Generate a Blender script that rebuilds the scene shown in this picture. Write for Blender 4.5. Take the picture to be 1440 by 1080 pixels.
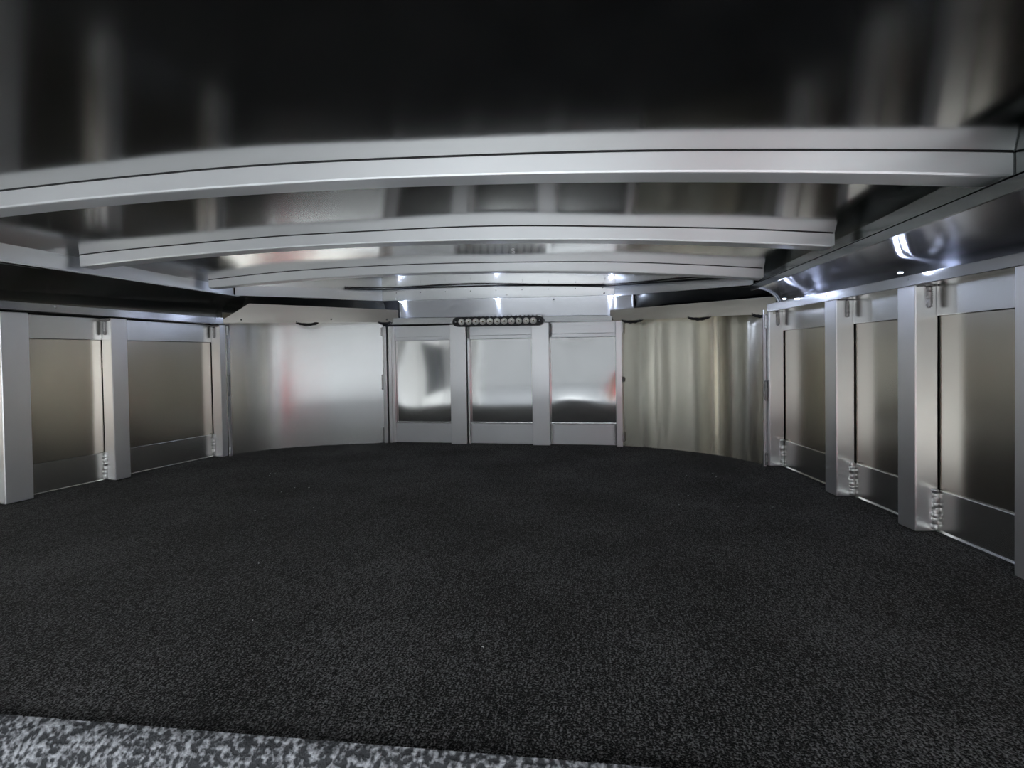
import bpy, bmesh, math, random
from math import sin, cos, radians, pi, sqrt
from mathutils import Vector, Matrix, noise as mnoise

random.seed(7)
for o in list(bpy.data.objects):
    bpy.data.objects.remove(o)
SC = bpy.context.scene
COL = SC.collection

# ------------------------------------------------------------------ camera
YAW, PITCH, ROLL, CAM_Z = radians(9.8), radians(1.0), radians(0.86), 0.40
fwd = Vector((-sin(YAW) * cos(PITCH), cos(YAW) * cos(PITCH), -sin(PITCH)))
rgt = Vector((cos(YAW), sin(YAW), 0))
upv = rgt.cross(fwd)
rgt2 = rgt * cos(ROLL) - upv * sin(ROLL)
upv2 = rgt * sin(ROLL) + upv * cos(ROLL)
cd = bpy.data.cameras.new('camera')
cam = bpy.data.objects.new('camera', cd)
COL.objects.link(cam)
m = Matrix((rgt2, upv2, -fwd)).transposed().to_4x4()
m.translation = (0, 0, CAM_Z)
cam.matrix_world = m
cd.sensor_width = 36.0
cd.lens = 18.0
cd.shift_y = -27.4 / 1440
cd.clip_start = 0.02
cd.clip_end = 200
SC.camera = cam

# ------------------------------------------------------------------ world and exposure
W = bpy.data.worlds.new('overcast_sky')
SC.world = W
W.use_nodes = True
nt = W.node_tree
nt.nodes.clear()
wo = nt.nodes.new('ShaderNodeOutputWorld')
bg = nt.nodes.new('ShaderNodeBackground')
tc = nt.nodes.new('ShaderNodeTexCoord')
sp = nt.nodes.new('ShaderNodeSeparateXYZ')
cr = nt.nodes.new('ShaderNodeValToRGB')
nt.links.new(tc.outputs['Generated'], sp.inputs[0])
nt.links.new(sp.outputs['Z'], cr.inputs[0])
nt.links.new(cr.outputs[0], bg.inputs[0])
nt.links.new(bg.outputs[0], wo.inputs[0])
cr.color_ramp.elements[0].position = 0.0
cr.color_ramp.elements[0].color = (0.84, 0.87, 0.89, 1)
cr.color_ramp.elements[1].position = 0.5
cr.color_ramp.elements[1].color = (0.76, 0.83, 0.92, 1)
bg.inputs[1].default_value = 5.0

VS = SC.view_settings
VS.view_transform = 'Standard'
VS.look = 'None'
VS.gamma = 1
VS.use_curve_mapping = False
VS.exposure = 0.8
CY = SC.cycles
CY.use_denoising = True
CY.max_bounces = 12
CY.glossy_bounces = 10
CY.diffuse_bounces = 5
CY.transmission_bounces = 6
CY.sample_clamp_indirect = 12.0
CY.caustics_reflective = True

# ------------------------------------------------------------------ materials
def new_mat(name):
    mt = bpy.data.materials.new(name)
    mt.use_nodes = True
    n = mt.node_tree
    return mt, n, n.nodes['Principled BSDF']

def metal(name, col, rough, brush='H', bump=0.05, aniso=0.0, tint_var=0.06, scale=1.0, smear=0.0, metallic=1.0):
    """brushed aluminium; fine lines run along object H (horizontal) or V (vertical)"""
    mt, n, b = new_mat(name)
    b.inputs['Metallic'].default_value = metallic
    tcn = n.nodes.new('ShaderNodeTexCoord')
    mp = n.nodes.new('ShaderNodeMapping')
    n.links.new(tcn.outputs['Object'], mp.inputs[0])
    mp.inputs['Scale'].default_value = (6 * scale, 6 * scale, 700 * scale) if brush == 'H' else (500 * scale, 500 * scale, 4 * scale)
    nz = n.nodes.new('ShaderNodeTexNoise')
    nz.inputs['Scale'].default_value = 1.0
    nz.inputs['Detail'].default_value = 3.0
    n.links.new(mp.outputs[0], nz.inputs['Vector'])
    nb = n.nodes.new('ShaderNodeTexNoise')
    nb.inputs['Scale'].default_value = 3.5
    nb.inputs['Detail'].default_value = 4.0
    n.links.new(tcn.outputs['Object'], nb.inputs['Vector'])
    mr = n.nodes.new('ShaderNodeMapRange')
    mr.inputs['To Min'].default_value = rough * 0.92
    mr.inputs['To Max'].default_value = rough * 1.08
    n.links.new(nz.outputs[0], mr.inputs[0])
    n.links.new(mr.outputs[0], b.inputs['Roughness'])
    mx = n.nodes.new('ShaderNodeMix')
    mx.data_type = 'RGBA'
    mx.inputs[6].default_value = tuple(c * (1 - tint_var) for c in col) + (1,)
    mx.inputs[7].default_value = tuple(min(1, c * (1 + tint_var)) for c in col) + (1,)
    n.links.new(nb.outputs[0], mx.inputs[0])
    n.links.new(mx.outputs[2], b.inputs['Base Color'])
    if bump > 0:
        bp = n.nodes.new('ShaderNodeBump')
        bp.inputs['Strength'].default_value = bump
        bp.inputs['Distance'].default_value = 0.0006
        n.links.new(nz.outputs[0], bp.inputs['Height'])
        n.links.new(bp.outputs[0], b.inputs['Normal'])
    if aniso > 0:
        b.inputs['Anisotropic'].default_value = aniso
        tg = n.nodes.new('ShaderNodeTangent')
        tg.direction_type = 'UV_MAP'
        tg.uv_map = 'UVMap'
        n.links.new(tg.outputs[0], b.inputs['Tangent'])
        b.inputs['Anisotropic Rotation'].default_value = smear
    return mt

def plain(name, col, rough=0.5, metallic=0.0, noise_amt=0.15, nscale=60, bump=0.0, spec=0.5):
    mt, n, b = new_mat(name)
    b.inputs['Metallic'].default_value = metallic
    b.inputs['Roughness'].default_value = rough
    b.inputs['Specular IOR Level'].default_value = spec
    tcn = n.nodes.new('ShaderNodeTexCoord')
    nz = n.nodes.new('ShaderNodeTexNoise')
    nz.inputs['Scale'].default_value = nscale
    n.links.new(tcn.outputs['Object'], nz.inputs['Vector'])
    mx = n.nodes.new('ShaderNodeMix')
    mx.data_type = 'RGBA'
    mx.inputs[6].default_value = tuple(c * (1 - noise_amt) for c in col) + (1,)
    mx.inputs[7].default_value = tuple(min(1, c * (1 + noise_amt)) for c in col) + (1,)
    n.links.new(nz.outputs[0], mx.inputs[0])
    n.links.new(mx.outputs[2], b.inputs['Base Color'])
    if bump:
        bp = n.nodes.new('ShaderNodeBump')
        bp.inputs['Strength'].default_value = bump
        bp.inputs['Distance'].default_value = 0.002
        n.links.new(nz.outputs[0], bp.inputs['Height'])
        n.links.new(bp.outputs[0], b.inputs['Normal'])
    return mt

def carpet(name, dark, light, grain, weave, bias=0.5):
    mt, n, b = new_mat(name)
    b.inputs['Roughness'].default_value = 1.0
    b.inputs['Specular IOR Level'].default_value = 0.1
    b.inputs['Sheen Weight'].default_value = 0.25
    b.inputs['Sheen Roughness'].default_value = 0.3
    b.inputs['Sheen Tint'].default_value = (.5, .48, .45, 1)
    tcn = n.nodes.new('ShaderNodeTexCoord')
    nz = n.nodes.new('ShaderNodeTexNoise')
    nz.inputs['Scale'].default_value = grain
    nz.inputs['Detail'].default_value = 2.0
    n.links.new(tcn.outputs['Object'], nz.inputs['Vector'])
    # rows of loops
    mp = n.nodes.new('ShaderNodeMapping')
    mp.inputs['Scale'].default_value = (weave, weave * 0.45, 1)
    mp.inputs['Rotation'].default_value = (0, 0, 0.06)
    n.links.new(tcn.outputs['Object'], mp.inputs[0])
    vr = n.nodes.new('ShaderNodeTexVoronoi')
    vr.inputs['Scale'].default_value = 1.0
    vr.inputs['Randomness'].default_value = 0.75
    n.links.new(mp.outputs[0], vr.inputs['Vector'])
    big = n.nodes.new('ShaderNodeTexNoise')
    big.inputs['Scale'].default_value = 4.0
    big.inputs['Detail'].default_value = 5.0
    n.links.new(tcn.outputs['Object'], big.inputs['Vector'])
    ma = n.nodes.new('ShaderNodeMath'); ma.operation = 'SUBTRACT'
    n.links.new(nz.outputs[0], ma.inputs[0])
    mm = n.nodes.new('ShaderNodeMath'); mm.operation = 'MULTIPLY'; mm.inputs[1].default_value = 0.28
    n.links.new(vr.outputs['Distance'], mm.inputs[0])
    n.links.new(mm.outputs[0], ma.inputs[1])
    mb = n.nodes.new('ShaderNodeMath'); mb.operation = 'MULTIPLY_ADD'
    n.links.new(big.outputs[0], mb.inputs[0]); mb.inputs[1].default_value = 0.22
    n.links.new(ma.outputs[0], mb.inputs[2])
    rp = n.nodes.new('ShaderNodeValToRGB')
    rp.color_ramp.elements[0].position = bias - 0.02
    rp.color_ramp.elements[0].color = dark + (1,)
    rp.color_ramp.elements[1].position = bias + 0.22
    rp.color_ramp.elements[1].color = light + (1,)
    n.links.new(mb.outputs[0], rp.inputs[0])
    n.links.new(rp.outputs[0], b.inputs['Base Color'])
    bp = n.nodes.new('ShaderNodeBump')
    bp.inputs['Strength'].default_value = 0.9
    bp.inputs['Distance'].default_value = 0.004
    n.links.new(ma.outputs[0], bp.inputs['Height'])
    n.links.new(bp.outputs[0], b.inputs['Normal'])
    return mt

M = {}
M['extrusion'] = metal('satin_aluminium_extrusion', (0.95, 0.95, 0.96), 0.31, 'V', 0.02, metallic=0.8)
M['extrusion_h'] = metal('satin_aluminium_rail', (0.72, 0.73, 0.73), 0.20, 'H', 0.02)
M['bow'] = metal('satin_aluminium_bow', (0.84, 0.85, 0.86), 0.42, 'H', 0.0, metallic=0.6)
M['plate'] = metal('mill_aluminium_plate', (0.88, 0.89, 0.90), 0.33, 'H', 0.03, scale=0.6, metallic=0.7)
M['plate_side'] = metal('brushed_side_plate', (0.66, 0.66, 0.63), 0.25, 'H', 0.03)
M['rail_side'] = metal('shaded_wall_rail', (0.40, 0.40, 0.39), 0.18, 'H', 0.02)  # base darkened for the dim interior these wall rails reflect
M['rail_dark'] = metal('shaded_roof_rail', (0.20, 0.21, 0.205), 0.22, 'H', 0.01)  # dark surroundings the roof rail reflects are put into its base colour
M['header'] = metal('brushed_header_board', (0.66, 0.67, 0.70), 0.24, 'H', 0.0, aniso=0.85, smear=0.25)
M['strip'] = metal('satin_roof_strip', (0.80, 0.81, 0.81), 0.30, 'H', 0.0)
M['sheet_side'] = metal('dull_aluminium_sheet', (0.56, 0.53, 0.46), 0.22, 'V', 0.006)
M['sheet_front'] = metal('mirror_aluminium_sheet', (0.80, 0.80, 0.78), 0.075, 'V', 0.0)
M['sheet_corner'] = metal('brushed_aluminium_sheet', (0.84, 0.84, 0.82), 0.23, 'H', 0.0, aniso=0.3, smear=0.25)
M['sheet_corner_streaky'] = metal('streaky_aluminium_sheet', (0.78, 0.75, 0.64), 0.19, 'H', 0.0, aniso=1.0, smear=0.25)
M['sheet_roof'] = metal('glossy_roof_sheet', (0.42, 0.42, 0.41), 0.13, 'H', 0.0)
M['cove'] = metal('polished_cove_sheet', (0.50, 0.51, 0.55), 0.20, 'H', 0.0, aniso=1.0, smear=0.25)
M['tan_plate'] = metal('bare_aluminium_trim_plate', (0.74, 0.71, 0.64), 0.17, 'H', 0.01)
M['weld'] = plain('weld_bead', (0.80, 0.80, 0.79), 0.45, 1.0, 0.2, 400, 0.4)
M['burnt'] = plain('burnt_weld_bead', (0.42, 0.41, 0.40), 0.5, 1.0, 0.3, 300, 0.4)
M['rivet'] = plain('rivet_steel', (0.75, 0.75, 0.75), 0.3, 1.0)
M['screw_dark'] = plain('dark_rivet', (0.07, 0.07, 0.07), 0.4, 1.0)
M['black'] = plain('black_powder_coat', (0.012, 0.012, 0.013), 0.35)
M['cable'] = plain('black_cable_jacket', (0.012, 0.012, 0.012), 0.5)
M['seam'] = plain('dark_sealant_gap_shade', (0.02, 0.02, 0.02), 0.7)
M['dark_cove'] = metal('shaded_cove_sheet', (0.28, 0.28, 0.26), 0.25, 'H', 0.0)  # left cove and soffits: dark floor reflection put into the colour
M['carpet'] = carpet('charcoal_carpet', (0.006, 0.006, 0.006), (0.235, 0.235, 0.235), 400, 260, 0.45)
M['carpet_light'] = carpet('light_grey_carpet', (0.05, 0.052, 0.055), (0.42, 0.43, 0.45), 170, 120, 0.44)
M['lens'] = plain('clear_lens_reflector', (0.85, 0.84, 0.78), 0.30, 0.3, 0.1, 200)
M['white'] = plain('white_paint_frame', (.75, .75, .73), .4)
M['rubber'] = plain('rubber_mat', (0.03, 0.03, 0.03), 0.8)
M['ground'] = plain('dark_asphalt', (0.035, 0.035, 0.035), 0.95, 0, 0.3, 3)
M['bounce_pad'] = plain('bounce_pad_concrete', (.42, .41, .39), .9, 0, .12, 2)
M['added_barn'] = plain('added_barn_cladding', (.10, .10, .10), .7, 0, .2, 1.5)
M['mark'] = plain('white_paint', (0.8, 0.8, 0.8), 0.6)
M['red_cloth'] = plain('red_shirt_cloth', (0.70, 0.04, 0.08), 0.9)
M['denim'] = plain('dark_denim', (0.03, 0.04, 0.07), 0.9)
M['skin'] = plain('skin', (0.55, 0.33, 0.25), 0.5)
M['hair'] = plain('dark_hair', (0.03, 0.02, 0.015), 0.6)

def emit(name, col, s):
    mt, n, b = new_mat(name)
    b.inputs['Base Color'].default_value = (0.9, 0.9, 0.9, 1)
    b.inputs['Emission Color'].default_value = col + (1,)
    b.inputs['Emission Strength'].default_value = s
    return mt
M['led'] = emit('cool_white_led', (0.62, 0.72, 1.0), 110.0)
M['glass'] = plain('dark_window_glass', (0.03, 0.035, 0.04), 0.05)

# ------------------------------------------------------------------ helpers
class MB:
    def __init__(s):
        s.v = []; s.f = []; s.uv = None; s.smooth = False
    def prism(s, plan, z0, z1):
        n = len(plan); b = len(s.v)
        zz0 = z0 if isinstance(z0, (list, tuple)) else [z0] * n
        zz1 = z1 if isinstance(z1, (list, tuple)) else [z1] * n
        s.v += [(p[0], p[1], z) for p, z in zip(plan, zz0)] + [(p[0], p[1], z) for p, z in zip(plan, zz1)]
        s.f.append(tuple(range(b + n - 1, b - 1, -1)))
        s.f.append(tuple(range(b + n, b + 2 * n)))
        for i in range(n):
            j = (i + 1) % n
            s.f.append((b + i, b + j, b + n + j, b + n + i))
        return s
    def box(s, x0, x1, y0, y1, z0, z1):
        return s.prism([(x0, y0), (x1, y0), (x1, y1), (x0, y1)], z0, z1)
    def slab(s, quad, d):
        """closed slab: polygon in space swept by vector d"""
        b = len(s.v); n = len(quad); d = Vector(d)
        s.v += [tuple(q) for q in quad] + [tuple(Vector(q) + d) for q in quad]
        s.f.append(tuple(range(b, b + n))); s.f.append(tuple(range(b + 2 * n - 1, b + n - 1, -1)))
        for i in range(n):
            j = (i + 1) % n
            s.f.append((b + j, b + i, b + n + i, b + n + j))
        return s
    def grid(s, fn, nu, nv):
        b = len(s.v); s.uv = s.uv or {}
        for i in range(nu + 1):
            for j in range(nv + 1):
                s.v.append(tuple(fn(i / nu, j / nv)))
                s.uv[len(s.v) - 1] = (i / nu, j / nv)
        for i in range(nu):
            for j in range(nv):
                a = b + i * (nv + 1) + j
                s.f.append((a, a + nv + 1, a + nv + 2, a + 1))
        s.smooth = True
        return s
    def tube(s, pts, r, n=8):
        pts = [Vector(p) for p in pts]; b = len(s.v)
        rr = r if isinstance(r, (list, tuple)) else [r] * len(pts)
        for i, p in enumerate(pts):
            t = (pts[min(i + 1, len(pts) - 1)] - pts[max(i - 1, 0)]).normalized()
            a = Vector((0, 0, 1)) if abs(t.z) < 0.9 else Vector((1, 0, 0))
            u = t.cross(a).normalized(); w = t.cross(u)
            for k in range(n):
                th = 2 * pi * k / n
                s.v.append(tuple(p + (u * cos(th) + w * sin(th)) * rr[i]))
        for i in range(len(pts) - 1):
            for k in range(n):
                a0 = b + i * n + k; a1 = b + i * n + (k + 1) % n
                s.f.append((a0, a1, a1 + n, a0 + n))
        s.f.append(tuple(b + k for k in range(n - 1, -1, -1)))
        e = b + (len(pts) - 1) * n
        s.f.append(tuple(e + k for k in range(n)))
        s.smooth = True
        return s
    def dome(s, c, nrm, r, h, n=12, rings=4):
        nrm = Vector(nrm).normalized(); c = Vector(c)
        a = Vector((0, 0, 1)) if abs(nrm.z) < 0.9 else Vector((1, 0, 0))
        u = nrm.cross(a).normalized(); w = nrm.cross(u)
        b = len(s.v)
        for i in range(rings):
            ph = (pi / 2) * i / rings
            for k in range(n):
                th = 2 * pi * k / n
                s.v.append(tuple(c + (u * cos(th) + w * sin(th)) * r * cos(ph) + nrm * h * sin(ph)))
        s.v.append(tuple(c + nrm * h))
        top = len(s.v) - 1
        for i in range(rings - 1):
            for k in range(n):
                a0 = b + i * n + k; a1 = b + i * n + (k + 1) % n
                s.f.append((a0, a1, a1 + n, a0 + n))
        for k in range(n):
            s.f.append((b + (rings - 1) * n + k, b + (rings - 1) * n + (k + 1) % n, top))
        s.f.append(tuple(b + k for k in range(n - 1, -1, -1)))
        s.smooth = True
        return s
    def build(s, name, mat, parent=None, bevel=0, solid=0, fix=True):
        me = bpy.data.meshes.new(name)
        me.from_pydata(s.v, [], s.f)
        if s.uv:
            uvl = me.uv_layers.new(name='UVMap')
            for lp in me.loops:
                uvl.data[lp.index].uv = s.uv.get(lp.vertex_index, (0, 0))
        if fix:
            bm = bmesh.new(); bm.from_mesh(me)
            bmesh.ops.recalc_face_normals(bm, faces=bm.faces)
            bm.to_mesh(me); bm.free()
        me.materials.append(mat)
        o = bpy.data.objects.new(name, me)
        COL.objects.link(o)
        if s.smooth:
            for p in me.polygons:
                p.use_smooth = True
        if solid:
            md = o.modifiers.new('thickness', 'SOLIDIFY'); md.thickness = solid; md.offset = -1
            es = o.modifiers.new('crisp_edges', 'EDGE_SPLIT'); es.split_angle = radians(50)
        if bevel:
            md = o.modifiers.new('bevel', 'BEVEL'); md.width = bevel; md.segments = 2; md.limit_method = 'ANGLE'
            md.harden_normals = False
        if parent:
            o.parent = parent
            o.matrix_parent_inverse = parent.matrix_world.inverted()
        return o

def tag(o, label, cat, group=None, kind=None):
    o['label'] = label; o['category'] = cat
    if group: o['group'] = group
    if kind: o['kind'] = kind
    return o
def struct(o):
    o['kind'] = 'structure'; return o
def thing(name, label, cat, loc=(0, 0, 0), group=None):
    o = bpy.data.objects.new(name, None)
    o.empty_display_size = 0.05
    COL.objects.link(o); o.location = loc
    bpy.context.view_layer.update()
    return tag(o, label, cat, group)
def lerp(a, b, t): return a + (b - a) * t
def P3(x, y, z): return Vector((x, y, z))

# wall lines (plan) : the plane of the kick plates
def xr(y): return 0.76 + (0.615 - 0.76) * (y - 0.96) / (1.90 - 0.96)
def xl(y): return -1.736 + (-1.569 + 1.736) * (y - 0.90) / (1.861 - 0.90)
DR = Vector((0.615 - 0.76, 0.94)).normalized(); NR = Vector((-DR.y, DR.x))      # inward normal
DL = Vector((0.167, 0.961)).normalized(); NL = Vector((DL.y, -DL.x))
def wp(side, y, off):
    """point in plan at distance off inside the wall plane, abreast of y on the wall plane"""
    if side == 'R':
        return Vector((xr(y), y)) + NR * off
    return Vector((xl(y), y)) + NL * off
def zc(x):  # underside of the roof sheet
    return 0.6985 - 0.062 * x - 0.043 * x * x
BOW_H = 0.032
Y_DECK = 0.45      # where the raised deck ends
Y_BACK = -1.55

# ------------------------------------------------------------------ room shell
# carpeted deck
def edge_y(x): return 0.476 + 0.048 * (x + 0.4)
plan = [(-1.80, edge_y(-1.80)), (0.84, edge_y(0.84)), (xr(1.0) - .002, 1.0), (xr(1.9) - 0.002, 1.9), (0.62, 2.0), (0.52, 2.14), (0.33, 2.25), (0.07, 2.305),
        (-0.98, 2.305), (-1.26, 2.23), (-1.45, 2.13), (-1.59, 1.93), (xl(1.0) + .002, 1.0)]
fl = struct(MB().prism(plan, -0.03, 0.0).build('floor', M['carpet']))

# light carpet over the nosing
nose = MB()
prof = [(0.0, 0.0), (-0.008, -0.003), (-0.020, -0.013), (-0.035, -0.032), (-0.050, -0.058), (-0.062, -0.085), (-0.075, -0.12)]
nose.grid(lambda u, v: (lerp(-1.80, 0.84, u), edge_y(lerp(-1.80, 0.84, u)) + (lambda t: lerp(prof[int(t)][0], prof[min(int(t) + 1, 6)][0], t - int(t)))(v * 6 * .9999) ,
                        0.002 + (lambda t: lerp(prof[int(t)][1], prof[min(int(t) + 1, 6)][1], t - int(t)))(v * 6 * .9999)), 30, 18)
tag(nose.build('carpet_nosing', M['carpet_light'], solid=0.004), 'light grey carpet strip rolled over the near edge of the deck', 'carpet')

# front of the raised deck below and lower trailer floor (behind the camera)
struct(MB().prism([(-1.84, .28), (.86, .28), (.86, edge_y(.86) - .08), (-1.84, edge_y(-1.84) - .08)], -1.2, -0.118).build('trim_1', M['plate']))
struct(MB().box(-1.95, 1.0, Y_BACK, 0.32, -1.25, -1.2).build('floor_lower', M['rubber']))
# lower walls behind the camera
for nm, xa, xb in (('wall_left_rear', -1.86, -1.84), ('wall_right_rear', 0.87, 0.89)):
    mb = MB()
    if xa < 0:
        mb.box(xa, xb, -.40, .44, -1.2, .70).box(xa, xb, Y_BACK, -1.50, -1.2, .70)
        mb.box(xa, xb, -1.50, -.40, .56, .70).box(xa, xb, -1.50, -.40, -1.2, -.05)
    else:
        mb.box(xa, xb, -.15, .44, -1.2, .70).box(xa, xb, Y_BACK, -1.25, -1.2, .70)
        mb.box(xa, xb, -1.25, -.15, .60, .70)
    struct(mb.build(nm, M['white']))
for x0_, x1_ in ((-1.84, -1.45), (.62, .87)):
    struct(MB().box(x0_, x1_, Y_BACK - .02, Y_BACK + .02, -1.2, .72).build('wall_rear_baffle', M['white']))  # unseen wall segments added to narrow the rear light opening
wn = struct(MB().box(-1.855, -1.848, -1.46, -.44, 0.0, .52).build('window_1', M['glass']))
fr = MB().box(-1.85, -1.825, -1.52, -.38, .50, .58).box(-1.85, -1.825, -1.52, -.38, -.07, .01).box(-1.85, -1.825, -1.52, -1.44, .01, .50).box(-1.85, -1.825, -.46, -.38, .01, .50)
struct(fr.build('window_frame', M['white']))
for k, y in enumerate((.2, -.12, -1.28, -1.5)):
    struct(MB().box(.82, .87, y - .03, y + .03, -1.2, .66).build('trim_%d' % (k + 10), M['extrusion']))
    struct(MB().box(-1.84, -1.79, y + .05, y + .11, -1.2, .66).build('trim_%d' % (k + 20), M['extrusion']))
struct(MB().box(-60, 60, -80, 60, -1.66, -1.62).build('ground', M['ground']))
struct(MB().box(-9, 8, -15, 6, -1.62, -1.60).build('ground_bounce_pad', M['bounce_pad']))  # unseen pale pad added to bounce light onto the bows
t = thing('added_barn', 'unseen grey building added behind the trailer to dim the reflected horizon', 'building', (0, -30, -1.62))  # unseen, added to darken the horizon mirrored in the metal
MB().box(-30, 30, -34, -29, -1.62, 3.2).build('added_barn_wall', M['added_barn'], t)
MB().slab([(-31, -28.3, 3.1), (31, -28.3, 3.1), (31, -31.5, 4.6), (-31, -31.5, 4.6)], (0, 0, .15)).build('added_barn_roof', M['added_barn'], t)


# skins behind everything (the outer walls), near black to paint shade into the gaps
def skin(name, pts, z0, z1, mat, t=0.006):
    mb = MB()
    def f(u, v):
        s = u * (len(pts) - 1); i = min(int(s), len(pts) - 2); k = s - i
        return (lerp(pts[i][0], pts[i + 1][0], k), lerp(pts[i][1], pts[i + 1][1], k), lerp(z0, z1, v))
    mb.grid(f, len(pts) - 1, 1); mb.smooth = False
    return mb.build(name, mat, solid=t)
pl = [wp('L', .44, -.02), wp('L', 1.2, -.02), wp('L', 1.92, -.02)]
pr = [wp('R', .44, -.02), wp('R', 1.2, -.02), wp('R', 1.95, -.02)]
struct(skin('wall_left', pl, -.03, .70, M['seam']))
struct(skin('wall_right', pr, -.03, .70, M['seam']))
struct(skin('wall_front', [(-1.62, 1.93), (-1.45, 2.16), (-1.25, 2.28), (-.97, 2.31), (.07, 2.31), (.32, 2.27), (.52, 2.14), (.66, 1.95)], -.03, .72, M['seam']))

# ceiling : arched roof sheet
def roof_wave(x, y):
    return 0.0014 * sin(x * 5.1 + y * 2.3) * sin(y * 6.0 + 1.0) + 0.0008 * sin(x * 11 + 1.3) * sin(y * 9.0)
def ceil_pt(u, v):
    x = lerp(-1.62, 0.80, u); y = lerp(Y_BACK, 2.34, v)
    return (x, y, zc(x) + roof_wave(x, y))
mb = MB(); mb.grid(ceil_pt, 90, 130)
struct(mb.build('ceiling', M['sheet_roof']))
struct(MB().box(-1.95, 1.0, Y_BACK, 2.34, 0.76, 0.78).build('ceiling_outer', M['plate']))

# small white mark on the roof sheet
fc = bpy.data.curves.new('mark', 'FONT'); fc.body = 'S'; fc.size = 0.024; fc.extrude = 0.0006
tmp = bpy.data.objects.new('mark_tmp', fc); COL.objects.link(tmp)
bpy.context.view_layer.update()
dg = bpy.context.evaluated_depsgraph_get()
me = bpy.data.meshes.new_from_object(tmp.evaluated_get(dg)); bpy.data.objects.remove(tmp)
me.materials.clear(); me.materials.append(M['mark'])
mk = bpy.data.objects.new('painted_letter', me); COL.objects.link(mk)
mk.rotation_euler = (radians(135), 0, 0); mk.location = (-0.245, 1.44, 0.690)
tag(mk, 'tiny white letter S stuck on the roof sheet between the two far bows', 'letter')

# ------------------------------------------------------------------ weld beads
def weld_mb(p0, p1, r, n=14, wob=0.25):
    p0, p1 = Vector(p0), Vector(p1); L = (p1 - p0).length
    k = max(8, int(L / 0.0022)); pts = []; rs = []
    for i in range(k + 1):
        t = i / k
        pts.append(p0.lerp(p1, t) + Vector((random.uniform(-1, 1), random.uniform(-1, 1), 0)) * r * 0.12)
        rs.append(r * (1 + wob * (1 if i % 2 else -1) * 0.6) * (0.55 if i in (0, k) else 1) * random.uniform(.9, 1.1))
    return MB().tube(pts, rs, 8)

# ------------------------------------------------------------------ posts
PP = 0.045   # how far the posts stand out
def side_post(side, y, w, label, drip=True, ztop=0.545):
    a = wp(side, y, PP); b = wp(side, y + w, PP); c = wp(side, y + w, -.004); d = wp(side, y, -.004)
    t = thing('wall_post', label, 'post', ((a.x + c.x) / 2, (a.y + c.y) / 2, 0), 'upright posts along the side walls')
    MB().prism([a, b, c, d], 0.004, ztop).build('post_tube', M['extrusion'], t, bevel=0.0025)
    e = wp(side, y - 0.002, 0.004); 
    weld_mb((e.x, e.y, 0.008), (e.x, e.y, 0.098), 0.0070).build('weld_bead', M['weld'], t)
    if drip:
        e = wp(side, y - 0.002, 0.016)
        weld_mb((e.x, e.y, 0.535), (e.x, e.y, 0.490), 0.0055).build('weld_bead', M['burnt'], t)
        e0 = wp(side, y - .004, 0.044); e1 = wp(side, y - .004, -0.0)
        weld_mb((e0.x, e0.y, 0.5395), (e1.x, e1.y, 0.5395), 0.004).build('weld_bead', M['burnt'], t)
    return t
side_post('R', 1.890, .035, 'aluminium wall post at the right, farthest one, against the curved corner sheet')
side_post('R', 1.522, .052, 'second farthest aluminium wall post on the right wall')
side_post('R', 1.247, .052, 'third aluminium wall post on the right wall, with a heavy weld drip at its top')
side_post('R', 0.975, .052, 'nearest aluminium wall post on the right wall, cut by the picture edge')
side_post('L', 1.861, .026, 'farthest aluminium wall post on the left wall, next to the curved corner sheet')
side_post('L', 1.455, .050, 'middle aluminium wall post on the left wall with bright near face')
side_post('L', 1.170, .066, 'nearest wide aluminium post on the left wall at the picture edge')

def side_bay(side, y0, y1, where, split=None):
    zt0, zt1 = 0.472, 0.545
    a, b = wp(side, y0, 0), wp(side, y1, 0); a2, b2 = wp(side, y0, -.012), wp(side, y1, -.012)
    t = thing('kick_plate', 'low aluminium kick plate of ' + where, 'plate', (a.x, a.y, 0), 'kick plates around the walls')
    MB().prism([wp(side, y0, 0), wp(side, y1, 0), b2, a2], 0.002, 0.096).build('plate_face', M['plate_side'], t, bevel=0.0015)
    MB().prism([wp(side, y0, .006), wp(side, y1, .006), wp(side, y1, -.002), wp(side, y0, -.002)], 0.0, 0.007).build('bottom_flange', M['extrusion_h'], t)
    # sheet
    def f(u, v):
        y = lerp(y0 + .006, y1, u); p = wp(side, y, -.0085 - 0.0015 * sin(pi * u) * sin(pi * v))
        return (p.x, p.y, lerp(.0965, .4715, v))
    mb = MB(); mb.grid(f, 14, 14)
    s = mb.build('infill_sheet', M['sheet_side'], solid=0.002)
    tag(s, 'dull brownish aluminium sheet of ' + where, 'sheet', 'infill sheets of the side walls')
    h = MB().prism([a, b, b2, a2], zt0, zt1).build('head_plate', M['plate_side'], bevel=0.0015)
    tag(h, 'aluminium head strip over ' + where, 'plate', 'head plates under the side rails')
side_bay('R', 1.574, 1.890, 'the farthest right bay')
side_bay('R', 1.299, 1.522, 'the right bay between second and third posts')
side_bay('R', 1.027, 1.247, 'the nearest full right bay')
side_bay('R', 0.46, 0.975, 'the right bay at the picture edge')
side_bay('L', 1.505, 1.861, 'the left bay next to the corner')
side_bay('L', 1.236, 1.455, 'the left bay between near and middle posts')
side_bay('L', 0.46, 1.170, 'the left bay at the picture edge')

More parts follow.
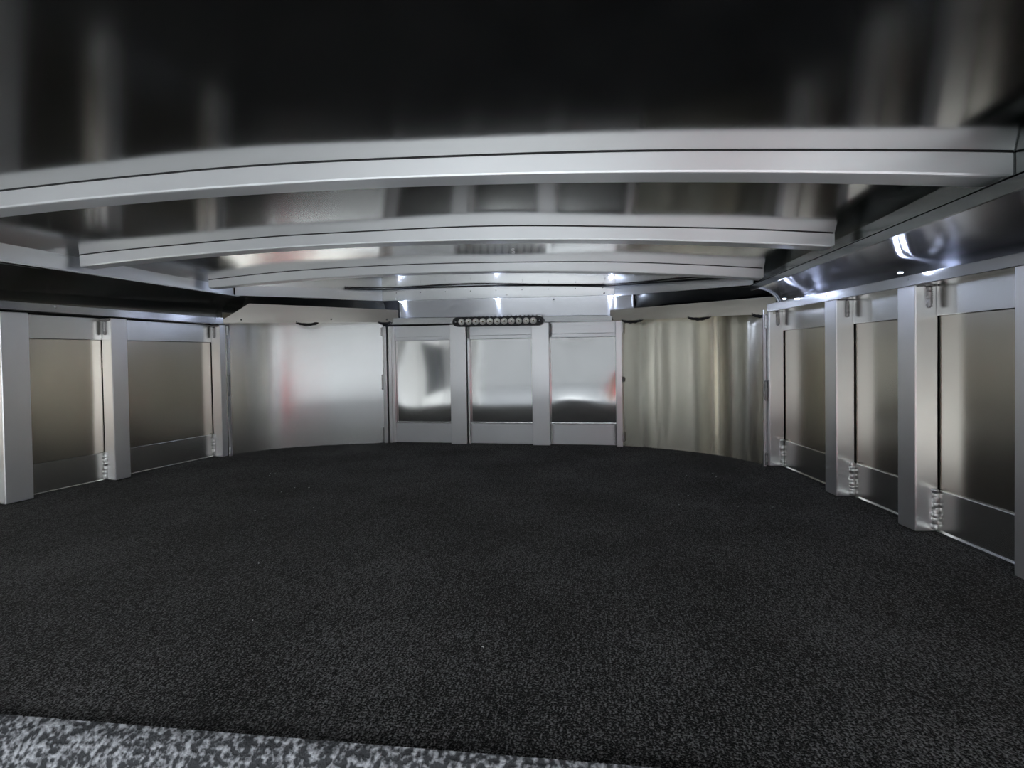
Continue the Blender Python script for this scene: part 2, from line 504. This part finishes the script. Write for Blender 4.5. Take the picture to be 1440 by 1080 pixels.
# ------------------------------------------------------------------ front wall
YF = 2.285
def front_post(x0, x1, label, z1=0.545, y0=2.25):
    t = thing('wall_post', label, 'post', ((x0 + x1) / 2, YF, 0), 'upright posts of the front wall')
    MB().box(x0, x1, y0, YF + .004, 0.0, z1).build('post_tube', M['extrusion'], t, bevel=0.002)
    return t
t = front_post(-1.000, -0.982, 'slim double aluminium edge post left of the front wall, by the corner sheet')
MB().box(-.976, -.962, 2.258, YF, 0, .545).build('post_tube', M['extrusion'], t, bevel=.0015)
MB().box(-.962, -.950, 2.266, YF, 0, .545).build('post_tube', M['extrusion'], t, bevel=.0015)
weld_mb((-1.003, 2.250, .005), (-1.003, 2.250, .075), .005).build('weld_bead', M['burnt'], t)
weld_mb((-1.003, 2.250, .25), (-1.003, 2.250, .32), .0045).build('weld_bead', M['weld'], t)
weld_mb((-1.003, 2.250, .50), (-1.003, 2.250, .54), .0045).build('weld_bead', M['weld'], t)
t = front_post(-0.675, -0.600, 'wide pale aluminium post left of centre on the front wall, under the light bar')
MB().box(-.596, -.588, 2.265, YF, 0, .545).build('post_flange', M['extrusion'], t)
weld_mb((-.592, 2.262, .005), (-.592, 2.262, .095), .004).build('weld_bead', M['weld'], t)
weld_mb((-.592, 2.262, .48), (-.592, 2.262, .54), .004).build('weld_bead', M['burnt'], t)
t = front_post(-0.300, -0.222, 'wide pale aluminium post right of centre on the front wall, under the light bar')
weld_mb((-.216, 2.266, .005), (-.216, 2.266, .095), .004).build('weld_bead', M['weld'], t)
weld_mb((-.216, 2.266, .48), (-.216, 2.266, .54), .004).build('weld_bead', M['burnt'], t)
t = front_post(0.066, 0.092, 'slim aluminium edge post right of the front wall, by the corner sheet')
weld_mb((.095, 2.252, .02), (.095, 2.252, .06), .005).build('weld_bead', M['burnt'], t)
weld_mb((.095, 2.252, .28), (.095, 2.252, .30), .005).build('weld_bead', M['burnt'], t)
weld_mb((.095, 2.252, .49), (.095, 2.252, .54), .005).build('weld_bead', M['weld'], t)
weld_mb((.062, 2.260, .005), (.062, 2.260, .095), .004).build('weld_bead', M['burnt'], t)

def front_bay(x0, x1, where, amp, ph):
    t = thing('kick_plate', 'pale aluminium kick plate of ' + where, 'plate', (x0, YF, 0), 'kick plates around the walls')
    MB().box(x0, x1, YF - .004, YF + .004, 0.0, 0.094).build('plate_face', M['plate'], t, bevel=.0015)
    MB().box(x0, x1, YF - .010, YF - .004, 0.092, 0.096).build('top_lip', M['extrusion_h'], t)
    def f(u, v):
        x = lerp(x0, x1, u); z = lerp(.0965, .4755, v)
        g = amp * (sin(pi * u) * sin(pi * v)) + amp * .35 * sin(2 * pi * u + ph) * sin(pi * v)
        return (x, YF + .004 + g, z)
    mb = MB(); mb.grid(f, 26, 26)
    s = mb.build('infill_sheet', M['sheet_front'], solid=0.002)
    tag(s, 'mirror like aluminium sheet of ' + where, 'sheet', 'mirror like sheets of the front wall')
    h = MB().box(x0, x1, YF - .002, YF + .01, .476, .545).box(x0, x1, YF - .007, YF - .002, .476, .494).build('head_plate', M['plate'], bevel=.0015)
    tag(h, 'aluminium head strip over ' + where, 'plate', 'head plates of the front wall')
front_bay(-0.950, -0.675, 'the left front bay', .0012, .5)
front_bay(-0.588, -0.300, 'the middle front bay', .0006, 1.0)
front_bay(-0.222, 0.066, 'the right front bay', -.0018, .2)

# ------------------------------------------------------------------ curved corner sheets
def catmull(pts, n):
    out = []
    q = [pts[0]] + pts + [pts[-1]]
    for i in range(len(pts) - 1):
        p0, p1, p2, p3 = [Vector(q[i + k]) for k in range(4)]
        for j in range(n):
            t = j / n
            out.append(0.5 * ((2 * p1) + (p2 - p0) * t + (2 * p0 - 5 * p1 + 4 * p2 - p3) * t * t + (3 * p1 - p0 - 3 * p2 + p3) * t ** 3))
    out.append(Vector(pts[-1]))
    return out
CL = catmull([(-1.548, 1.895), (-1.49, 2.00), (-1.404, 2.086), (-1.246, 2.175), (-1.12, 2.222), (-1.000, 2.262)], 8)
CR = catmull([(0.092, 2.270), (0.185, 2.245), (0.275, 2.205), (0.427, 2.118), (0.526, 2.010), (0.590, 1.895)], 8)
def curved(pts, z0, z1, name, mat, label, cat, wave=0):
    mb = MB()
    n = len(pts) - 1
    def f(u, v):
        i = min(int(round(u * n)), n); p = pts[i]
        return (p.x, p.y + wave * sin(u * 9) * sin(v * 3), lerp(z0, z1, v))
    mb.grid(f, n, 10)
    o = mb.build(name, mat, solid=0.002)
    return tag(o, label, cat) if label else o
curved(CL, 0.0, .598, 'corner_sheet', M['sheet_corner'], 'curved satin aluminium corner sheet at the left end of the front wall', 'sheet', .001)
curved(CR, 0.0, .588, 'corner_sheet', M['sheet_corner_streaky'], 'curved streaky aluminium corner sheet at the right end of the front wall', 'sheet', .0005)
# J trim rods with weld lumps along the outer edges of the corner sheets
def edge_trim(x, y, label, lumps):
    t = thing('edge_trim', label, 'trim', (x, y, 0))
    MB().box(x - .004, x + .004, y - .004, y + .006, 0, .545).build('trim_strip', M['extrusion'], t)
    for z0, z1, k in lumps:
        weld_mb((x + .003, y - .006, z0), (x + .003, y - .006, z1), .0045).build('weld_bead', M[k], t)
edge_trim(-1.522, 1.895, 'thin welded edge strip at the left side of the left corner sheet', [(.005, .04, 'weld'), (.25, .34, 'burnt'), (.34, .345, 'weld'), (.50, .54, 'weld')])
edge_trim(0.562, 1.905, 'thin welded edge strip at the right side of the right corner sheet', [(.005, .05, 'burnt'), (.23, .30, 'burnt'), (.48, .53, 'weld')])

# ------------------------------------------------------------------ rails, header, coves
def thing_rail(side, y0, y1, z0, z1, label):
    t = thing('wall_rail', label, 'rail', (wp(side, y0, 0).x, y0, z0[0]))
    MB().prism([wp(side, y0, PP + .003), wp(side, y1, PP + .003), wp(side, y1, -.01), wp(side, y0, -.01)],
               [z0[0], z0[1], z0[1], z0[0]], [z1[0], z1[1], z1[1], z1[0]]).build('rail_face', M['rail_side'], t, bevel=.0015)
    return t
rt = thing_rail('R', 0.46, 1.90, (.541, .536), (.562, .564), 'long aluminium rail capping the posts of the right wall')
lt = thing_rail('L', 0.46, 1.88, (.556, .545), (.579, .573), 'long aluminium rail capping the posts of the left wall')
def rivet(c, nrm, r, parent, mat='rivet', name='rivet'):
    return MB().dome(c, nrm, r, r * .5, 10, 3).build(name, M[mat], parent)
for y in (1.30, 1.84):
    p = wp('L', y, PP + .003); rivet((p.x, p.y, .568), (NL.x, NL.y, 0), .003, lt)
for y in (1.26, 1.56):
    p = wp('R', y, PP + .003); rivet((p.x, p.y, .5535), (NR.x, NR.y, 0), .0025, rt)

# right: roof side strip, lower lip, curved cove
def yrng(a, b, t): return lerp(a, b, t)
XS = 0.532
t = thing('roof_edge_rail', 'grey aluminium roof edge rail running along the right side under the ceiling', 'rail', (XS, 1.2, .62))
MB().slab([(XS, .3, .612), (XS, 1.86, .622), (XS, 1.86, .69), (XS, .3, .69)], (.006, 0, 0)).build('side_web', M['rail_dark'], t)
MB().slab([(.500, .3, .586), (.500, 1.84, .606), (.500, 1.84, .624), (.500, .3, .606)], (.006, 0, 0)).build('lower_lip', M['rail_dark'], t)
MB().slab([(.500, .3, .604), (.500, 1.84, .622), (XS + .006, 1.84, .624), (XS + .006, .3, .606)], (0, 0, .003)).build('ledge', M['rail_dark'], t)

def zlipR(y): return lerp(.562, .564, (y - .46) / 1.44)
def coveR(u, v):
    y0 = lerp(.30, 1.84, u)            # along inner edge
    y1 = lerp(.30, 1.86, u)
    th = v * pi / 2
    xi, zi = .506, lerp(.586, .606, u)
    p = wp('R', y1, .028)
    zo = .560
    bul = 0.0
    return (xi + (p.x - xi) * sin(th), lerp(y0, p.y, sin(th)), zo + (zi + .012 - zo) * cos(th) + 0.0)
mb = MB(); mb.grid(coveR, 40, 16)
cv = mb.build('cove_panel', M['cove'], solid=.002)
tag(cv, 'polished curved cove panel above the right wall rail with blue white glints', 'panel')
# end flange of the cove near the front right corner
mbf = MB()
for k in range(12):
    pass
def cf(u, v):
    a = Vector(coveR(1.0, u)); return (a.x - .002, a.y + .0 - .012 * v, a.z - .002)
mbf.grid(cf, 14, 1)
tag(mbf.build('cove_end_flange', M['bow'], solid=.002), 'thin bright curved flange ending the right cove at the corner', 'flange')

# left: roof side strip and cove
t = thing('roof_edge_rail', 'aluminium roof edge strip running along the left side under the ceiling', 'rail', (-1.462, 1.2, .65))
MB().slab([(-1.462, .3, .640), (-1.462, 1.86, .657), (-1.462, 1.86, .72), (-1.462, .3, .72)], (-.006, 0, 0)).build('side_web', M['strip'], t)
MB().slab([(-1.440, .3, .642), (-1.440, 1.88, .656), (-1.440, 1.88, .660), (-1.440, .3, .646)], (-.022, 0, 0)).build('lower_lip', M['extrusion_h'], t)
def coveL(u, v):
    y0 = lerp(.30, 1.87, u); th = v * pi / 2
    xi, zi = -1.442, lerp(.642, .656, u)
    p = wp('L', lerp(.3, 1.88, u), .028)
    zo = .574
    return (xi + (p.x - xi) * sin(th), lerp(y0, p.y, sin(th)), zo + (zi + .002 - zo) * cos(th))
mb = MB(); mb.grid(coveL, 40, 16)
tag(mb.build('cove_panel', M['dark_cove'], solid=.002), 'shade-coloured curved cove panel above the left wall rail', 'panel')

# front rail, header and roof strip
t = thing('front_rail', 'slim aluminium rail along the front wall behind the light bar', 'rail', (-.45, 2.25, .55))
MB().prism([(-1.0, 2.244), (.055, 2.244), (.055, 2.266), (-1.0, 2.266)], [.552, .541, .541, .552], [.584, .567, .567, .584]).build('rail_face', M['extrusion_h'], t, bevel=.002)
t = thing('front_header', 'brushed aluminium header board above the front rail with bluish glints', 'board', (-.4, 2.27, .6))
MB().grid(lambda u, v: (lerp(-.920, .062, u), 2.268, lerp(.568, .666, v)), 1, 1).build('header_board', M['header'], t)
MB().grid(lambda u, v: (lerp(.062, .145, u), lerp(2.268, 2.242, u), lerp(.568, .664, v)), 1, 1).build('header_return', M['header'], t)
MB().box(-.918, .060, 2.270, 2.28, .569, .664).build('header_core', M['extrusion_h'], t)
weld_mb((.140, 2.238, .60), (.140, 2.238, .66), .005).build('weld_bead', M['weld'], t)
rivet((-.20, 2.266, .645), (0, -1, 0), .004, t)

STR = [(-1.455, 1.86), (-1.000, 2.258), (.064, 2.258), (.515, 1.86)]
ZB = [.658, .664, .655, .625]
ZT = [.715, .725, .72, .69]
labs = ['aluminium roof strip angling across the left front corner', 'aluminium roof strip with a row of small rivets above the front header',
        'aluminium roof strip angling across the right front corner']
for i in range(3):
    a, b = Vector(STR[i]), Vector(STR[i + 1]); d = (b - a).normalized(); nn = Vector((-d.y, d.x))
    t = thing('roof_strip', labs[i], 'strip', (a.x, a.y, ZB[i]))
    z0, z1 = (ZB[i], ZB[i + 1])
    if i == 2: z0, z1 = .650, .628
    MB().prism([a, b, b + nn * .008, a + nn * .008], [z0, z1, z1, z0], [ZT[i], ZT[i + 1], ZT[i + 1], ZT[i]]).build('strip_face', M['strip'], t, bevel=.0008)
    if i == 1:
        for k in range(9):
            x = -.93 + k * .118
            rivet((x, 2.258, lerp(.699, .688, k / 8)), (0, -1, 0), .0022, t, 'screw_dark')
        rivet((-.935, 2.258, .672), (0, -1, 0), .004, t)
        rivet((-.41, 2.258, .671), (0, -1, 0), .004, t)
        rivet((.02, 2.258, .664), (0, -1, 0), .004, t, 'screw_dark')
# corner soffits behind the strips, sloping down to the valances
VLp = [(-1.530, 1.860), (-.915, 2.261)]
VRp = [(.040, 2.251), (.593, 1.880)]
def loft(A, B, name, mat, label, cat, n=20):
    mb = MB()
    def f(u, v):
        s = u * (len(A) - 1); i = min(int(s), len(A) - 2); k = s - i
        a = Vector(A[i]).lerp(Vector(A[i + 1]), k)
        s = u * (len(B) - 1); i = min(int(s), len(B) - 2); k = s - i
        b = Vector(B[i]).lerp(Vector(B[i + 1]), k)
        return a.lerp(b, v)
    mb.grid(f, n, 6)
    return tag(mb.build(name, mat, solid=.002), label, cat)
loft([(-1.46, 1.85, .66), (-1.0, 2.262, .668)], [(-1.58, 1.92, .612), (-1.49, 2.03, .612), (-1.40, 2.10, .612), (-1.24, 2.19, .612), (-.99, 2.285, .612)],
     'corner_soffit', M['dark_cove'], 'shade-coloured sloping soffit above the left corner trim plate', 'soffit')
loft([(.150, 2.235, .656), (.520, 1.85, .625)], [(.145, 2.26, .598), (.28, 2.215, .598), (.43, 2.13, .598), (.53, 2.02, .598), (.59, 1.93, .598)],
     'corner_soffit', M['dark_cove'], 'shade-coloured sloping soffit above the right corner trim plate', 'soffit')
# soffit plates closing the corner sheets on top
for CC, VV, lab in ((CL, VLp, 'left'), (CR, VRp, 'right')):
    z = .604 if lab == 'left' else .590
    CC = CC[6:-1] if lab == 'left' else CC[1:-3]
    a_ = Vector(VV[0]).lerp(Vector(VV[1]), .14 if lab == 'left' else .03); b_ = Vector(VV[0]).lerp(Vector(VV[1]), .97)
    A = [(a_.x + .004, a_.y + .007, z), (b_.x + .004, b_.y + .007, z)]
    B = [(p.x, p.y, z) for p in CC]
    if lab == 'right':
        B = [(p.x, p.y, z) for p in CC]
    loft(A, B, 'corner_shelf', M['plate'], 'narrow shelf over the %s curved corner sheet behind its trim plate' % lab, 'shelf', 40)

# trim plates across the corners
def valance(pts, label, rivets, ptdir):
    t = thing('corner_trim_plate', label, 'plate', (pts[0][0], pts[0][1], pts[0][2]))
    a = Vector(pts[0]); b = Vector(pts[-1])
    d = Vector((b.x - a.x, b.y - a.y)).normalized(); n = Vector((-d.y, d.x))
    MB().slab(pts, (n.x * .004, n.y * .004, 0)).build('plate_face', M['tan_plate'], t)
    # folded return at the bottom edge
    for (u, z) in rivets:
        p = a.lerp(b, u); rivet((p.x - n.x * .0002, p.y - n.y * .0002, z), (-n.x, -n.y, 0), .0035, t, 'screw_dark')
    return t
valance([(-1.538, 1.855, .549), (-1.439, 1.919, .633), (-.922, 2.257, .619), (-.923, 2.256, .563)],
        'tan grey trim plate with a slanted left end above the left corner sheet', [(.12, .565), (.60, .572), (.93, .574)], 0)
valance([(.043, 2.249, .542), (.044, 2.2485, .590), (.593, 1.880, .588), (.591, 1.881, .530)],
        'tan rectangular trim plate above the right corner sheet', [(.02, .55), (.98, .55)], 0)

# wiring clumps hanging under the trim plates
def clump(c, d, L, label, k=5):
    t = MB(); c = Vector(c); d = Vector(d).normalized()
    for j in range(k):
        pts = []
        n = 16
        for i in range(n + 1):
            s = i / n - .5
            pts.append(c + d * s * L + Vector((0, 0, -.010 * cos(pi * s) + .0015 * sin(i * 1.7 + j) + .002 * j)) + Vector((d.y, -d.x, 0)) * (.003 * sin(i * .9 + j * 2)))
        t.tube(pts, .0018, 6)
    o = t.build('cable_bundle', M['cable'])
    return tag(o, label, 'cable', 'cable bundles under the corner trim plates')
def on(P, u, z): return (lerp(P[0][0], P[1][0], u), lerp(P[0][1], P[1][1], u) + .004, z)
dl = (.59, .385, 0); drr = (.55, -.36, 0)
clump(on(VLp, .45, .553), dl, .09, 'dark cable clump hanging under the middle of the left corner trim plate')
clump(on(VLp, .90, .560), dl, .06, 'dark cable clump hanging under the right end of the left corner trim plate')
clump(on(VRp, .17, .538), drr, .10, 'dark cable clump under the left end of the right corner trim plate')
clump(on(VRp, .60, .533), drr, .09, 'dark cable clump under the middle of the right corner trim plate')
clump(on(VRp, .93, .530), drr, .06, 'dark cable clump under the right end of the right corner trim plate')

# long black cable in the roof joint at the front
pts = [(-1.12, 2.13, .700), (-.98, 2.236, .703), (-.75, 2.246, .705), (-.50, 2.250, .704), (-.2, 2.250, .700), (0.0, 2.246, .694), (.09, 2.20, .684), (.22, 2.08, .676), (.36, 1.95, .668), (.50, 1.83, .655)]
cp = catmull([Vector(p) for p in pts], 6)
for p in cp:
    p.z = zc(p.x) - .004
tag(MB().tube(cp, [.003 + .002 * max(0, (i / len(cp) - .7) / .3) for i in range(len(cp))], 8).build('roof_cable', M['cable']), 'long black cable lying in the roof joint above the front header', 'cable')

# ------------------------------------------------------------------ roof bows
def roof_bow(y, x0, x1, w, label):
    t = thing('roof_bow', label, 'beam', (-.46, y, .69), 'roof bows across the ceiling')
    mb = MB(); n = 48
    xs = [lerp(x0, x1, i / n) for i in range(n + 1)]
    prof = []
    for x in xs:
        zt = zc(x) + .004; zb = zc(x) - BOW_H
        e = min(x - x0, x1 - x)
        if e < .03: zb += 0.0
        prof.append((x, zb, zt))
    b = 0
    r = .004
    # cross section: front face, rounded lower edges, underside, back face
    for (x, zb, zt) in prof:
        mb.v += [(x, y, zt), (x, y, zb + r), (x, y + r * .3, zb + r * .3), (x, y + r, zb), (x, y + w - r, zb), (x, y + w, zb + r), (x, y + w, zt)]
    for i in range(n):
        for k in range(6):
            a = i * 7 + k
            mb.f.append((a, a + 1, a + 8, a + 7))
    mb.f.append(tuple(range(7))); mb.f.append(tuple(n * 7 + k for k in range(6, -1, -1)))
    mb.build('bow_tube', M['bow'], t)
    # sealant line where the bow meets the sheet
    pts = [(x, y - .0005, zc(x) + roof_wave(x, y) - .0004) for x in xs]
    MB().tube(pts, .0013, 6).build('sealant_line', M['seam'], t)
    for xe, sgn in ((x0, -1), (x1, 1)):
        z0 = zc(xe) - BOW_H + .004
        MB().box(min(xe, xe + sgn * .004), max(xe, xe + sgn * .004), y + .002, y + w, z0, zc(xe)).build('end_plate', M['plate'], t)
    return t
roof_bow(.770, -1.437, .530, .046, 'nearest and widest looking bright aluminium roof bow')
roof_bow(1.217, -1.437, .500, .044, 'middle aluminium roof bow across the ceiling')
roof_bow(1.690, -1.430, .495, .044, 'farthest aluminium roof bow, close to the front header')
roof_bow(.21, -1.437, .530, .046, 'roof bow over the camera')
for y in (-.25, -.70, -1.15):
    o = roof_bow(y, -1.437, .530, .046, 'roof bow behind the camera')

# ------------------------------------------------------------------ lint on the carpet
lm = MB()
rl = random.Random(3)
for cx, cy, n_, sx, sy in ((.33, 1.75, 5, .12, .03), (.28, 1.45, 6, .2, .06), (-.95, 1.40, 5, .08, .05), (-1.1, 1.6, 3, .05, .02), (-.3, .95, 5, .6, .3), (.45, .62, 2, .02, .02), (-.85, 1.25, 4, .1, .1)):
    for _ in range(n_):
        x = cx + rl.uniform(-sx, sx); y = cy + rl.uniform(-sy, sy); a = rl.uniform(0, pi); l = rl.uniform(.0008, .0022)
        lm.tube([(x, y, .0008), (x + l * cos(a), y + l * sin(a), .0016), (x + 2 * l * cos(a + .5), y + 2 * l * sin(a + .5), .0008)], .0006, 5)
tag(lm.build('carpet_lint', M['mark']), 'tiny white lint specks scattered on the dark carpet', 'lint', None, 'stuff')

# ------------------------------------------------------------------ light bar
t = thing('light_bar', 'black LED light bar with eleven round clear lenses on the front rail', 'light', (-.446, 2.24, .55))
ax0, ax1, zA, zB = -.652, -.240, .5535, .5505
def bar_outline(g, r):
    out = []
    for k in range(9):
        th = pi / 2 + pi * k / 8
        out.append((ax0 + .024 + r * cos(th) * 1.1, lerp(zA, zB, 0) + r * sin(th)))
    for k in range(9):
        th = -pi / 2 + pi * k / 8
        out.append((ax1 - .024 + r * cos(th) * 1.1, zB + r * sin(th)))
    return out
ol = bar_outline(0, .021)
mb = MB(); mb.slab([(x, 2.212, z) for x, z in ol], (0, .034, 0))
mb.build('housing', M['black'], t, bevel=.003)
mb = MB()
for k in range(20):
    x = lerp(ax0 + .03, ax1 - .03, k / 19); mb.box(x - .0015, x + .0015, 2.216, 2.244, .572, .5765)
mb.build('cooling_fins', M['black'], t)
for k in range(11):
    x = lerp(ax0 + .045, ax1 - .045, k / 10); z = lerp(zA, zB, k / 10)
    ln = MB()
    # faceted reflector cup
    n = 12; b = 0
    rings = [(.0150, 2.2112), (.0140, 2.2090), (.0095, 2.2108), (.0045, 2.2115)]
    for (rr, yy) in rings:
        for j in range(n):
            th = 2 * pi * j / n; ln.v.append((x + rr * cos(th), yy, z + rr * sin(th)))
    for i in range(3):
        for j in range(n):
            a0 = i * n + j; a1 = i * n + (j + 1) % n
            ln.f.append((a0, a1, a1 + n, a0 + n))
    ln.f.append(tuple(3 * n + j for j in range(n)))
    cup = ln.build('lens', M['lens'], t)
    MB().dome((x, 2.2116, z), (0, -1, 0), .0042, .0025, 10, 3).build('led_chip', plain('led_chip_%d' % k, (.22, .19, .10), .25) if k == 0 else bpy.data.materials['led_chip_0'], cup)
for x, z in ((ax0 + .018, zA), (ax1 - .018, zB)):
    MB().dome((x, 2.212, z), (0, -1, 0), .009, .003, 10, 3).build('end_cap', M['black'], t)
    MB().dome((x, 2.209, z), (0, -1, 0), .004, .002, 6, 2).build('screw', M['rivet'], t)
MB().box(ax1 - .03, ax1 - .008, 2.216, 2.244, .568, .574).build('bracket', M['rivet'], t)

# ------------------------------------------------------------------ small blue white LED lamps
def led(c, s, label, w=.16, off=(0, -.012, -.0095)):
    t = thing('marker_lamp', label, 'lamp', c, 'small cool white marker lamps')
    x, y, z = c; a, b, h = s
    MB().box(x - a, x + a, y - b, y + b, z, z + h).build('lamp_body', M['black'], t)
    MB().box(x - a * .8, x + a * .8, y - b * .8, y + b * .8, z - h * .5, z).build('lamp_lens', M['led'], t)
    if not w: return
    ld = bpy.data.lights.new('lamp_light', 'POINT'); ld.energy = w; ld.color = (.62, .72, 1.0); ld.shadow_soft_size = .003
    lo = bpy.data.objects.new('lamp_light', ld); COL.objects.link(lo); lo.location = (x + off[0], y + off[1], z + off[2])
    lo.parent = t; lo.matrix_parent_inverse = t.matrix_world.inverted()
led((.640, 1.235, .5665), (.003, .006, .003), 'small bright marker lamp at the foot of the right cove panel, nearer one', .07, (-.012, -.004, .010))
led((.572, 1.735, .5665), (.003, .006, .003), 'small bright marker lamp at the foot of the right cove panel by the corner', .07, (-.012, -.004, .010))
led((-.455, 2.254, .657), (.012, .003, .003), 'small glowing lamp above the header over the light bar')
led((.045, 2.254, .651), (.012, .003, .003), 'small glowing lamp above the right end of the header')
led((-.905, 2.254, .659), (.012, .003, .003), 'small glowing lamp above the left end of the header')

# ------------------------------------------------------------------ person standing behind the camera, seen only as a reflection
def skinned(name, chains, mat, parent):
    me = bpy.data.meshes.new(name); v = []; e = []; r = []
    idx = {}
    for ch in chains:
        prev = None
        for (x, y, z, rx, ry) in ch:
            key = (round(x, 4), round(y, 4), round(z, 4))
            if key not in idx:
                idx[key] = len(v); v.append((x, y, z)); r.append((rx, ry))
            if prev is not None: e.append((prev, idx[key]))
            prev = idx[key]
    me.from_pydata(v, e, []); me.materials.append(mat)
    o = bpy.data.objects.new(name, me); COL.objects.link(o)
    sk = o.modifiers.new('skin', 'SKIN'); sk.use_smooth_shade = True
    for i, rr in enumerate(r):
        me.skin_vertices[0].data[i].radius = rr
        me.skin_vertices[0].data[i].use_root = (i == 0)
    sb = o.modifiers.new('sub', 'SUBSURF'); sb.levels = 2; sb.render_levels = 2
    o.parent = parent; o.matrix_parent_inverse = parent.matrix_world.inverted()
    return o
px, py, pz = .36, -.62, -1.2
t = thing('person', 'person in a red shirt standing behind the camera', 'person', (px, py, pz))
def q(x, y, z, a, b=None): return (px + x, py + y, pz + z, a, b or a)
skinned('body', [[q(0, 0, 1.42, .055), q(0, .01, 1.50, .05), q(0, .025, 1.57, .075, .09), q(0, .02, 1.66, .078, .098), q(0, .01, 1.72, .05)],
                 [q(0, 0, 1.42, .055), q(-.17, 0, 1.38, .045), q(-.24, .08, 1.14, .04), q(-.22, .30, 1.30, .03), q(-.21, .37, 1.36, .025, .035), q(-.20, .42, 1.42, .010)],
                 [q(0, 0, 1.42, .055), q(.17, 0, 1.38, .045), q(.25, -.02, 1.10, .038), q(.26, .04, .86, .028), q(.26, .06, .77, .02, .035), q(.26, .07, .70, .012)]], M['skin'], t)
skinned('shirt', [[q(0, 0, .92, .155, .11), q(0, 0, 1.10, .15, .11), q(0, 0, 1.28, .17, .12), q(0, 0, 1.41, .09, .07)],
                  [q(0, 0, 1.28, .17, .12), q(-.17, 0, 1.37, .07), q(-.235, .07, 1.16, .058)],
                  [q(0, 0, 1.28, .17, .12), q(.17, 0, 1.37, .07), q(.245, -.015, 1.13, .055)]], M['red_cloth'], t)
skinned('trousers', [[q(0, 0, .95, .15, .11), q(0, 0, .88, .14, .11), q(-.09, 0, .80, .09), q(-.10, .02, .45, .065), q(-.11, 0, .09, .05)],
                     [q(0, 0, .88, .14, .11), q(.09, 0, .80, .09), q(.10, .02, .45, .065), q(.11, 0, .09, .05)]], M['denim'], t)
skinned('hair', [[q(0, -.01, 1.62, .085, .075), q(0, -.005, 1.70, .085, .08), q(0, 0, 1.75, .05)]], M['hair'], t)
for sx in (-.11, .11):
    skinned('shoe', [[q(sx, -.03, .035, .035), q(sx, .06, .04, .045, .035), q(sx, .17, .03, .035, .025)]], M['black'], t)
